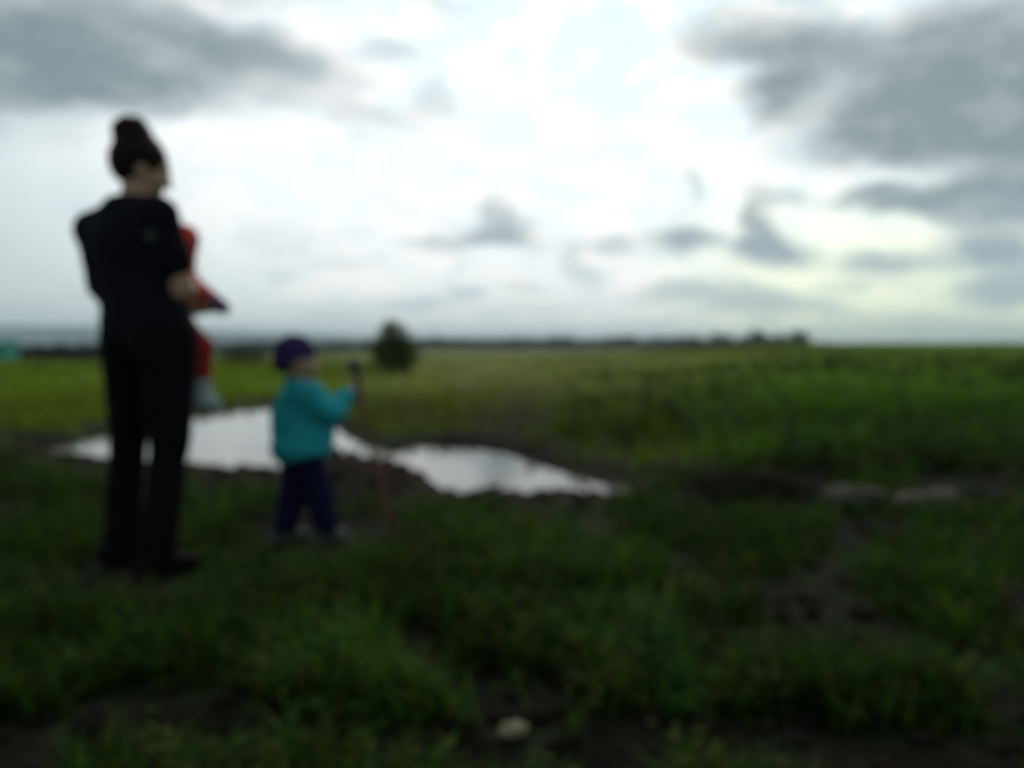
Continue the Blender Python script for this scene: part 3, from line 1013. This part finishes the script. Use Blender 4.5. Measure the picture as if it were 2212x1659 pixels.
# ------------------------------------------------------------------ people: smooth signed-distance bodies
class Body:
    """blends rounded limbs and ellipsoids into one continuous surface"""

    def __init__(s, lo, hi, h):
        s.h = h
        s.lo = np.array(lo, float)
        s.n = np.ceil((np.array(hi, float) - s.lo) / h).astype(int) + 1
        s.D = np.full(s.n, .12, np.float32)

    def _win(s, lo, hi):
        a = np.clip(np.floor((lo - s.lo) / s.h).astype(int), 0, s.n)
        b = np.clip(np.ceil((hi - s.lo) / s.h).astype(int) + 1, 0, s.n)
        sl = tuple(slice(p, q) for p, q in zip(a, b))
        ax = [s.lo[i] + s.h * np.arange(a[i], b[i]) for i in range(3)]
        return sl, np.meshgrid(*ax, indexing='ij', sparse=False)

    def _put(s, sl, d, k):
        a = s.D[sl]
        if k <= 0:
            s.D[sl] = np.minimum(a, d)
        else:
            m = np.clip(.5 + .5 * (a - d) / k, 0, 1)
            s.D[sl] = a * (1 - m) + d * m - k * m * (1 - m)

    def limb(s, p, q, r0, r1, k=.02, flat=None):
        p, q = np.array(p, float), np.array(q, float)
        R_ = max(r0, r1) + .06
        sl, (X, Y, Z) = s._win(np.minimum(p, q) - R_, np.maximum(p, q) + R_)
        if X.size == 0: return
        v = q - p
        L2 = v @ v + 1e-12
        t = np.clip(((X - p[0]) * v[0] + (Y - p[1]) * v[1] + (Z - p[2]) * v[2]) / L2, 0, 1)
        d = np.sqrt((X - p[0] - t * v[0]) ** 2 + (Y - p[1] - t * v[1]) ** 2 + (Z - p[2] - t * v[2]) ** 2) - (r0 + (r1 - r0) * t)
        s._put(sl, d, k)

    def chain(s, pts, rs, k=.02):
        for i in range(len(pts) - 1):
            s.limb(pts[i], pts[i + 1], rs[i], rs[i + 1], k)

    def ell(s, c, rad, ax=None, k=.02):
        c = np.array(c, float); rad = np.array(rad, float)
        A = np.eye(3) if ax is None else np.array(ax, float)      # rows: local axes
        R_ = rad.max() + .06
        sl, (X, Y, Z) = s._win(c - R_, c + R_)
        if X.size == 0: return
        P = np.stack([X - c[0], Y - c[1], Z - c[2]], -1) @ A.T
        k0 = np.linalg.norm(P / rad, axis=-1); k1 = np.linalg.norm(P / rad ** 2, axis=-1) + 1e-9
        s._put(sl, k0 * (k0 - 1) / k1, k)

    def cut(s, p, nrm):
        """keep the side the normal points away from"""
        p = np.array(p, float); nrm = np.array(nrm, float); nrm /= np.linalg.norm(nrm)
        ax = [s.lo[i] + s.h * np.arange(s.n[i]) for i in range(3)]
        X, Y, Z = np.meshgrid(*ax, indexing='ij', sparse=True)
        d = (X - p[0]) * nrm[0] + (Y - p[1]) * nrm[1] + (Z - p[2]) * nrm[2]
        s.D = np.maximum(s.D, d.astype(np.float32))

    def wrinkle(s, amp, fx, fz, seed=0):
        ax = [s.lo[i] + s.h * np.arange(s.n[i]) for i in range(3)]
        near = np.abs(s.D) < .02
        I = np.argwhere(near)
        X, Y, Z = (ax[i][I[:, i]] for i in range(3))
        s.D[near] += amp * 2 * (fbm(X * fx + 50 + seed, Y * fx + 50, Z * fz + 50, o=3) - .5)

    def mesh(s, name):
        D, h = s.D, s.h
        S = D < 0
        nx, ny, nz = D.shape
        cnt = np.zeros((nx - 1, ny - 1, nz - 1), np.int8)
        for dx in (0, 1):
            for dy in (0, 1):
                for dz in (0, 1):
                    cnt += S[dx:nx - 1 + dx, dy:ny - 1 + dy, dz:nz - 1 + dz]
        act = np.argwhere((cnt > 0) & (cnt < 8))
        idx = -np.ones(cnt.shape, np.int64); idx[tuple(act.T)] = np.arange(len(act))
        acc = np.zeros((len(act), 3)); m = np.zeros(len(act))
        cor = [(a, b_, c) for a in (0, 1) for b_ in (0, 1) for c in (0, 1)]
        for i, a in enumerate(cor):
            for j in range(i + 1, 8):
                b_ = cor[j]
                if sum(abs(p - q) for p, q in zip(a, b_)) != 1: continue
                va = D[tuple((act + a).T)]; vb = D[tuple((act + b_).T)]
                x_ = (va < 0) != (vb < 0)
                t = np.where(x_, va / np.where(x_, va - vb, 1), 0)
                acc += x_[:, None] * (np.array(a) + t[:, None] * (np.array(b_) - np.array(a))); m += x_
        V = s.lo + h * (act + acc / m[:, None])
        F = []
        for axis in range(3):
            o1, o2 = [(1, 2), (2, 0), (0, 1)][axis]
            sa = [slice(None)] * 3; sb = [slice(None)] * 3
            sa[axis] = slice(0, -1); sb[axis] = slice(1, None)
            A, B = S[tuple(sa)], S[tuple(sb)]
            e = np.argwhere(A != B)
            ok = np.all((e[:, [o1, o2]] >= 1) & (e[:, [o1, o2]] < np.array(D.shape)[[o1, o2]] - 1), axis=1)
            e = e[ok]
            u1 = np.zeros(3, int); u1[o1] = 1
            u2 = np.zeros(3, int); u2[o2] = 1
            q = np.stack([idx[tuple((e - u1 - u2).T)], idx[tuple((e - u2).T)], idx[tuple(e.T)], idx[tuple((e - u1).T)]], 1)
            flip = ~A[tuple(e.T)]
            q[flip] = q[flip][:, ::-1]
            F.append(q)
        return mesh_np(name, V, np.concatenate(F), True)


class Frame:
    """a person's own axes: a = to their right, b = forward, z = up"""

    def __init__(s, O, yaw, nod=0.0):
        s.O = np.array(O, float)
        f = np.array([math.sin(yaw), math.cos(yaw), 0]); s.r = np.array([math.cos(yaw), -math.sin(yaw), 0])
        u = np.array([0, 0, 1.0])
        s.f = f * math.cos(nod) - u * math.sin(nod)
        s.u = u * math.cos(nod) + f * math.sin(nod)
        s.axes = np.array([s.r, s.f, s.u])

    def __call__(s, a, b_, z):
        return s.O + a * s.r + b_ * s.f + z * s.u


def face(B, c, H, sc=1.0, k=.012):
    """head with brow, nose, lips, chin and ears about centre c; H = Frame-like axes of the head"""
    P = lambda a, b_, z: np.array(c) + sc * (a * H.r + b_ * H.f + z * H.u)
    B.ell(P(0, -.012, .028), np.array([.073, .092, .085]) * sc, H.axes, .01 * sc)
    B.ell(P(0, .020, -.030), np.array([.060, .068, .080]) * sc, H.axes, .03 * sc)
    B.ell(P(0, .052, -.082), np.array([.030, .026, .022]) * sc, H.axes, .03 * sc)       # chin
    B.limb(P(0, .082, .018), P(0, .100, -.022), .009 * sc, .013 * sc, .012 * sc)         # nose
    B.limb(P(-.035, .072, .030), P(.035, .072, .030), .014 * sc, .014 * sc, .02 * sc)    # brow
    B.limb(P(-.020, .078, -.055), P(.020, .078, -.055), .008 * sc, .008 * sc, .010 * sc) # mouth
    for s in (-1, 1):
        B.ell(P(s * .040, .062, -.025), np.array([.024, .02, .024]) * sc, H.axes, .02 * sc)
        B.ell(P(s * .076, -.008, -.005), np.array([.008, .020, .032]) * sc, H.axes, .008 * sc)  # ears
    return P


def hand(B, wrist, fwd, palm_n, side, sc=1.0, curl=.9):
    """palm and five bent fingers; fwd = along the hand, palm_n = out of the palm, side = thumb side"""
    w = np.array(wrist, float)
    fwd, palm_n, side = (np.array(v, float) / np.linalg.norm(v) for v in (fwd, palm_n, side))
    B.limb(w, w + fwd * .035 * sc, .022 * sc, .026 * sc, .01 * sc)
    for k, (o, ln) in enumerate(((-.028, .062), (-.010, .072), (.009, .076), (.028, .070))):
        k0 = w + fwd * (.078 * sc) + side * (o * sc)
        B.limb(w + fwd * .02 * sc + side * o * .6 * sc, k0, .014 * sc, .011 * sc, .010 * sc)
        d1 = fwd * math.cos(curl * .6) + palm_n * math.sin(curl * .6)
        d2 = fwd * math.cos(curl * 1.5) + palm_n * math.sin(curl * 1.5)
        k1 = k0 + d1 * ln * .5 * sc
        k2 = k1 + d2 * ln * .5 * sc
        B.limb(k0, k1, .0098 * sc, .009 * sc, .003 * sc); B.limb(k1, k2, .009 * sc, .0075 * sc, .003 * sc)
    t0 = w + fwd * .022 * sc + side * .024 * sc
    t1 = t0 + (fwd * .6 + side * .75 + palm_n * .2) * .036 * sc
    t2 = t1 + (fwd * .85 + side * .1 + palm_n * .5) * .034 * sc
    B.limb(t0, t1, .014 * sc, .0115 * sc, .008 * sc); B.limb(t1, t2, .011 * sc, .0085 * sc, .003 * sc)


def eyes(parent, P, sc, H):
    for s in (-1, 1):
        B = Body(P(s * .03, .075, .008) - .03 * sc, P(s * .03, .075, .008) + .03 * sc, .0025)
        B.ell(P(s * .031, .076, .008), np.array([.014, .010, .009]) * sc, H.axes, 0)
        link('eye', B.mesh('eye'), M['eye'], parent)


def solid(name, B, mat, parent):
    return link(name, B.mesh(name), mat, parent)


# ---------------- woman seen from behind
def woman():
    O = (-1.345, 3.12, ground_z(-1.345, 3.12) - .0)
    O = (O[0], O[1], 0.0)
    W = Frame(O, R(35))
    Hd = Frame(O, R(62), R(16))
    lo = W(0, 0, 0) + np.array([-.42, -.42, -.08]); hi = W(0, 0, 0) + np.array([.50, .50, 1.74])
    root = empty('person', (O[0], O[1], ground_z(O[0], O[1])))
    hipL, hipR = W(-.090, .0, .86), W(.125, .012, .86)
    kneeL, kneeR = W(-.150, .018, .46), W(.106, .026, .46)
    ankL, ankR = W(-.168, -.010, .08), W(.104, -.036, .08)
    shL, shR = W(-.245, -.045, 1.268), W(.165, -.045, 1.285)
    elL, elR = W(-.268, .010, 1.03), W(.190, .035, 1.035)
    wrL, wrR = W(-.06, .225, .98), W(-.06, .24, 1.06)
    hc = W(.012, -.005, 1.468)

    def torso(B, e):
        B.ell(W(.018, .0, .95), np.array([.172, .108, .11]) + e, W.axes, .03)
        B.ell(W(-.022, -.01, 1.07), np.array([.200, .104, .15]) + e, W.axes, .05)
        B.ell(W(-.020, -.035, 1.21), np.array([.185, .108, .125]) + e, W.axes, .05)
        B.limb(shL, shR, .046 + e, .046 + e, .04)
        for s_ in (shL, shR):
            B.limb(W(-.01, -.045, 1.318), s_, .044 + e, .050 + e, .03)
        B.limb(W(-.04, -.045, 1.315), W(.04, -.045, 1.315), .045 + e, .045 + e, .05)

    def legs(B, e, k=.03, foot=True):
        for h_, k_, a_ in ((hipL, kneeL, ankL), (hipR, kneeR, ankR)):
            c_ = k_ + (a_ - k_) * .35 - W.f * .010
            B.chain([h_, k_, c_, a_], [.070, .034, .032, .026], .004)
        B.ell(W(-.055, -.035, .85), np.array([.075, .075, .08]), W.axes, .02)
        B.ell(W(.075, -.035, .85), np.array([.075, .075, .08]), W.axes, .02)

    def arms(B, e, far=True):
        for s_, e_, w_ in ((shL, elL, wrL), (shR, elR, wrR)):
            B.chain([s_, (s_ + e_) / 2, e_], [.052 + e, .047 + e, .040 + e], .03)
            if far: B.chain([e_, e_ + (w_ - e_) * .3, w_], [.039 + e, .040 + e, .026 + e], .02)

    B = Body(lo, hi, .0068)
    torso(B, 0); legs(B, 0); arms(B, 0)
    for a_ in (ankL, ankR):
        B.limb(a_ - W.u * .02 - W.f * .03, a_ + W.f * .13 - W.u * .045, .034, .028, .03)
    B.limb(W(-.005, -.03, 1.32), W(.008, -.012, 1.43), .052, .050, .02)
    P = face(B, hc, Hd)
    hand(B, wrL, W(-.04, .215, 1.0) - elL, -W.f * .3 + W.u, W.f, 1.0)
    hand(B, wrR, wrR - elR, W.u - W.f * .2, W.f, 1.0)
    body = solid('body', B, M['skin'], root)
    eyes(body, P, 1.0, Hd)
    # hair gathered up into a high bun
    B = Body(hc - .22, hc + .26, .005)
    Q = lambda a, b_, z: hc + a * Hd.r + b_ * Hd.f + z * Hd.u
    B.ell(Q(0, -.018, .034), (.084, .098, .090), Hd.axes, .01)
    B.ell(Q(0, -.045, .000), (.072, .060, .062), Hd.axes, .03)
    bun = Q(-.008, -.066, .122)
    B.limb(Q(0, -.035, .050), Q(-.01, -.06, .105), .080, .060, .03)
    B.ell(bun, (.068, .068, .052), Hd.axes, .02)
    B.cut(Q(0, .060, .01), Hd.f * 1.0 - Hd.u * .35)
    B.wrinkle(.004, 14, 60)
    hair = solid('hair', B, M['hair'], root)
    B = Body(bun - .12, bun + .12, .004)
    for k in range(5):
        a = k * 1.256
        p0 = bun + .030 * (math.cos(a) * W.r + math.sin(a) * W.f) - W.u * .02
        p1 = bun + .028 * (math.cos(a + 1.3) * W.r + math.sin(a + 1.3) * W.f) + W.u * .03
        B.limb(p0, p1, .030, .024, .012)
    solid('hair_bun', B, M['hair'], hair)
    # T-shirt
    B = Body(lo, hi, .0075)
    torso(B, .014)
    B.ell(W(.022, .0, .90), (.196, .128, .10), W.axes, .05)
    for s_, e_, q_ in ((shL, elL, .84), (shR, elR, .62)):
        B.limb(s_, s_ + (e_ - s_) * q_, .060, .064, .03)
    B.limb(shL, shR, .056, .056, .03)
    B.wrinkle(.007, 7, 10)
    B.cut(W(0, 0, 1.338), W.u + W.f * .35)
    B.cut(W(0, 0, .80), -W.u)
    tee_D = B.D.copy()
    tee = solid('t_shirt', B, M['tee'], root)
    # small pale print on the back of the right shoulder
    B2 = Body(lo, hi, .0075)
    B2.D = np.maximum(tee_D - .004, B2.D * 0 + .0)
    B3 = Body(lo, hi, .0075)
    B3.ell(at(347, 515, 3.02), (.032, .14, .024), None, 0)
    B2.D = np.maximum(tee_D - .004, B3.D)
    solid('print', B2, M['print_grey'], tee)
    # loose trousers
    B = Body(lo, hi, .0075)
    for h_, k_, a_ in ((hipL, kneeL, ankL), (hipR, kneeR, ankR)):
        B.limb(h_, k_, .104, .067, .006)
        B.limb(k_, a_ - W.u * .035, .067, .063, .006)
    B.ell(W(.022, .0, .90), (.186, .118, .10), W.axes, .03)
    B.ell(W(-.055, -.035, .85), (.088, .088, .10), W.axes, .03)
    B.ell(W(.105, -.030, .85), (.090, .088, .10), W.axes, .03)
    B.wrinkle(.008, 7, 12, 9)
    B.cut(W(0, 0, .035), -W.u)
    solid('trousers', B, M['trouser'], root)
    for a_ in (ankL, ankR):
        B = Body(a_ - .3, a_ + .3, .006)
        B.limb(a_ - W.u * .03 - W.f * .045, a_ - W.u * .035 + W.f * .05, .046, .044, .03)
        B.limb(a_ - W.u * .04 + W.f * .05, a_ - W.u * .052 + W.f * .15, .044, .034, .03)
        B.cut(a_ - W.u * .085, -W.u)
        solid('shoe', B, M['shoe_black'], root)
    tag(root, 'woman in black T-shirt and trousers with a hair bun, seen from behind', 'person')
    return W


W = woman()


# ---------------- toddler carried in her arms
def carried():
    T = W
    yaw = R(35) + math.pi * .55
    lo = T(.05, .2, .5) - np.array([.42, .40, 0]); hi = T(.05, .2, 1.42) + np.array([.42, .40, 0])
    root = empty('person', tuple(T(.05, .22, .92)))
    Hd = Frame((0, 0, 0), R(35) - R(150))
    hc = T(-.215, .20, 1.20)
    neck = T(-.175, .20, 1.14)
    chest, pelvis = T(-.165, .20, 1.12), T(-.160, .205, .97)
    shA = T(-.058, .205, 1.245); elA = T(-.180, .255, 1.13); haA = T(.032, .300, .995)
    shB = T(-.17, .26, 1.10); elB = T(-.20, .32, 1.03); haB = T(-.11, .36, 1.0)
    knA = T(.042, .205, .83); anA = T(.046, .205, .645)
    knB = T(-.10, .28, .85); anB = T(-.10, .28, .67)

    def trunk(B, e):
        B.limb(chest, pelvis, .080 + e, .082 + e, .03)
        B.limb(shA, shB, .042 + e, .042 + e, .04)
        B.limb(chest, shA, .06 + e, .040 + e, .03)

    B = Body(lo, hi, .006)
    trunk(B, 0)
    B.limb(neck, hc, .04, .04, .02); B.limb(chest, neck, .05, .04, .03)
    P = face(B, hc, Hd, .78)
    for s_, e_, w_ in ((shA, elA, haA), (shB, elB, haB)):
        B.chain([s_, e_, w_], [.033, .027, .020], .02)
        hand(B, w_, w_ - e_, -T.f, T.r, .5)
    for k_, a_ in ((knA, anA), (knB, anB)):
        B.chain([pelvis, k_, a_], [.040, .028, .022], .006)
        B.limb(a_, a_ + T.f * .05 - T.u * .03, .020, .014, .01)
    body = solid('body', B, M['skin'], root)
    eyes(body, P, .78, Hd)
    B = Body(hc - .14, hc + .14, .005)
    B.ell(hc + Hd.f * -.012 + Hd.u * .03, (.066, .076, .066), Hd.axes, 0)
    B.cut(hc + Hd.f * .045, Hd.f - Hd.u * .4)
    B.wrinkle(.003, 20, 50)
    solid('hair', B, M['hair'], root)
    B = Body(lo, hi, .006)
    trunk(B, .012)
    for s_, e_, w_ in ((shA, elA, haA), (shB, elB, haB)):
        B.chain([s_, e_, e_ + (w_ - e_) * .82], [.046, .036, .031], .02)
    B.wrinkle(.004, 12, 16, 3)
    B.cut(T(0, 0, .94), -T.u)
    B.cut(neck - T.r * .02, -T.r + T.u * .3)
    solid('jacket', B, M['red'], root)
    for e_, w_ in ((elA, haA), (elB, haB)):
        B = Body(w_ - .1, w_ + .1, .004)
        B.limb(e_ + (w_ - e_) * .80, w_ + (w_ - e_) * .10, .030, .026, .01)
        solid('mitten', B, M['mitt'], root)
    B = Body(lo, hi, .006)
    for k_, a_ in ((knA, anA), (knB, anB)):
        B.chain([pelvis, k_, k_ + (a_ - k_) * .58], [.058, .044, .040], .02)
    B.ell(pelvis, (.082, .082, .08), None, .03)
    B.wrinkle(.004, 12, 16, 5)
    solid('trousers', B, M['red2'], root)
    for k_, a_ in ((knA, anA), (knB, anB)):
        B = Body(a_ - .2, a_ + .2, .005)
        B.limb(k_ + (a_ - k_) * .58, a_ - T.u * .02, .037, .033, .01)
        B.limb(a_ - T.u * .02, a_ + T.f * .06 - T.u * .042, .034, .027, .02)
        solid('sock', B, M['bootee'], root)
    tag(root, 'small child in red carried in the woman\'s arms, mostly hidden behind her', 'person')


carried()


# ---------------- toddler in teal with a pole
def child():
    O = (-.872, 3.56, 0.0)
    K = Frame(O, R(62))
    Hd = Frame(O, R(66))
    root = empty('person', (O[0], O[1], ground_z(O[0], O[1])))
    lo = np.array(O) + np.array([-.36, -.34, -.08]); hi = np.array(O) + np.array([.42, .36, .96])
    hc = K(-.005, -.022, .768)
    neck = K(0, -.012, .68)
    hipL, hipR = K(-.048, -.01, .365), K(.048, -.005, .365)
    knL, knR = K(-.05, -.035, .205), K(.055, .050, .205)
    anL, anR = K(-.05, -.075, .055), K(.06, .072, .055)
    shL, shR = K(-.092, .0, .640), K(.092, -.005, .640)
    elR, haR = K(.125, .085, .560), K(.075, .176, .648)
    elL, haL = K(-.10, .10, .565), K(-.005, .185, .600)

    def trunk(B, e):
        B.limb(K(0, 0, .60), K(0, -.01, .40), .085 + e, .090 + e, .03)
        B.limb(shL, shR, .040 + e, .040 + e, .04)
        B.ell(K(0, .02, .47), np.array([.085, .09, .10]) + e, K.axes, .03)

    B = Body(lo, hi, .0055)
    trunk(B, 0)
    B.limb(K(0, -.008, .64), hc - K.u * .03, .043, .042, .02)
    P = face(B, hc, Hd, .86)
    for k in (-1, 1):
        B.ell(P(k * .04, .055, -.04), (.03, .025, .028), Hd.axes, .02)       # round cheeks
    for s_, e_, w_ in ((shR, elR, haR), (shL, elL, haL)):
        B.chain([s_, e_, w_], [.032, .027, .020], .02)
    hand(B, haR, haR - elR, -K.r * 1.0 + K.f * .3, K.u, .58, 1.25)
    hand(B, haL, haL - elL, K.r * 1.0 + K.f * .3, K.u, .58, 1.25)
    for h_, k_, a_ in ((hipL, knL, anL), (hipR, knR, anR)):
        B.chain([h_, k_, a_], [.058, .043, .030], .02)
        B.limb(a_ - K.u * .02, a_ + K.f * .06 - K.u * .03, .024, .022, .02)
    body = solid('body', B, M['skin'], root)
    eyes(body, P, .86, Hd)
    # knitted cap with a rolled brim
    B = Body(hc - .16, hc + .18, .005)
    B.ell(P(0, -.016, .036), np.array([.084, .102, .100]) * .86, Hd.axes, 0)
    B.cut(P(0, .0, .014), Hd.f * .28 - Hd.u)
    B.ell(P(0, -.012, .022), np.array([.089, .107, .024]) * .86, np.array([Hd.r, Hd.f * .96 + Hd.u * .28, Hd.u * .96 - Hd.f * .28]), .01)
    B.ell(P(0, -.07, -.005), np.array([.066, .045, .05]) * .86, Hd.axes, .02)
    B.wrinkle(.002, 40, 40)
    solid('cap', B, M['cap'], root)
    # teal jacket
    B = Body(lo, hi, .0058)
    trunk(B, .022)
    B.ell(K(0, -.014, .41), (.116, .126, .065), K.axes, .03)
    B.ell(K(0, -.035, .52), (.10, .10, .13), K.axes, .03)
    for s_, e_, w_ in ((shR, elR, haR), (shL, elL, haL)):
        B.chain([s_, e_, e_ + (w_ - e_) * .92], [.052, .047, .036], .025)
    B.limb(K(0, -.012, .66), K(0, -.016, .70), .056, .056, .02)
    B.wrinkle(.012, 11, 16, 2)
    B.cut(K(0, 0, .692), K.u + K.f * .2)
    B.cut(K(0, 0, .352), -K.u)
    jk = solid('jacket', B, M['teal'], root)
    B = Body(lo, hi, .0058)
    for h_, k_, a_ in ((hipL, knL, anL), (hipR, knR, anR)):
        B.chain([h_, k_, a_ + K.u * .005], [.074, .058, .047], .02)
    B.ell(K(0, -.01, .375), (.098, .102, .07), K.axes, .03)
    B.wrinkle(.006, 12, 18, 4)
    B.cut(K(0, 0, .045), -K.u)
    solid('trousers', B, M['navy'], root)
    for a_ in (anL, anR):
        B = Body(a_ - .15, a_ + .16, .0042)
        B.limb(a_ - K.u * .022 - K.f * .022, a_ - K.u * .026 + K.f * .075, .034, .030, .02)
        B.cut(a_ - K.u * .048, -K.u)
        sh = solid('shoe', B, M['sneaker'], root)
        B = Body(a_ - .15, a_ + .16, .0042)
        B.limb(a_ - K.u * .045 - K.f * .024, a_ - K.u * .045 + K.f * .078, .036, .032, .02)
        B.cut(a_ - K.u * .058, -K.u); B.cut(a_ - K.u * .043, K.u)
        solid('sole', B, M['sole'], sh)
    tag(root, 'toddler in teal jacket, navy trousers and purple knitted cap beside the pond', 'person')
    # the pole the child is holding
    g = Vector(haR) + Vector(K.f) * .045 + Vector(K.u) * .022 - Vector(K.r) * .018
    bx = (848 - 1106) / FPX * 3.64
    bot = Vector((bx, 3.64, ground_z(bx, 3.64) - .01))
    ax = (g - bot).normalized()
    top = g + ax * .105
    pr = empty('pole', bot)
    L_ = (top - bot).length
    pts = [bot + ax * L_ * t for t in (0, .06, .34, .36, .75, .93)]
    V, F = tube(pts, [.007, .012, .0115, .0085, .0075, .0075], 14)
    link('shaft', pydata('shaft', V, F), M['orange'], pr)
    pts = [top - ax * t for t in (.125, .12, .05, .035, .02, .004, -.008)]
    V, F = tube(pts, [.011, .0135, .0135, .024, .030, .027, .012], 16)
    link('grip', pydata('grip', V, F), M['grip'], pr)
    tag(pr, 'thin orange red pole with dark knob held upright by the toddler', 'pole')


child()


# ------------------------------------------------------------------ air
def haze():
    V, F = box(-9000, 9000, -60, 8000, -6.0, 130.0)
    me = pydata('haze', V, F, False)
    m = bpy.data.materials.new('haze_air'); m.use_nodes = True
    nt = m.node_tree; nt.nodes.clear()
    pv = nd(nt, 'ShaderNodeVolumePrincipled')
    pv.inputs['Color'].default_value = (.70, .88, .97, 1)
    pv.inputs['Density'].default_value = 0.00022
    pv.inputs['Anisotropy'].default_value = 0.0
    out = nd(nt, 'ShaderNodeOutputMaterial')
    nt.links.new(pv.outputs[0], out.inputs['Volume'])
    return tag(link('haze', me, m), 'thin bluish haze over the far country', 'haze', kind='stuff')


haze()
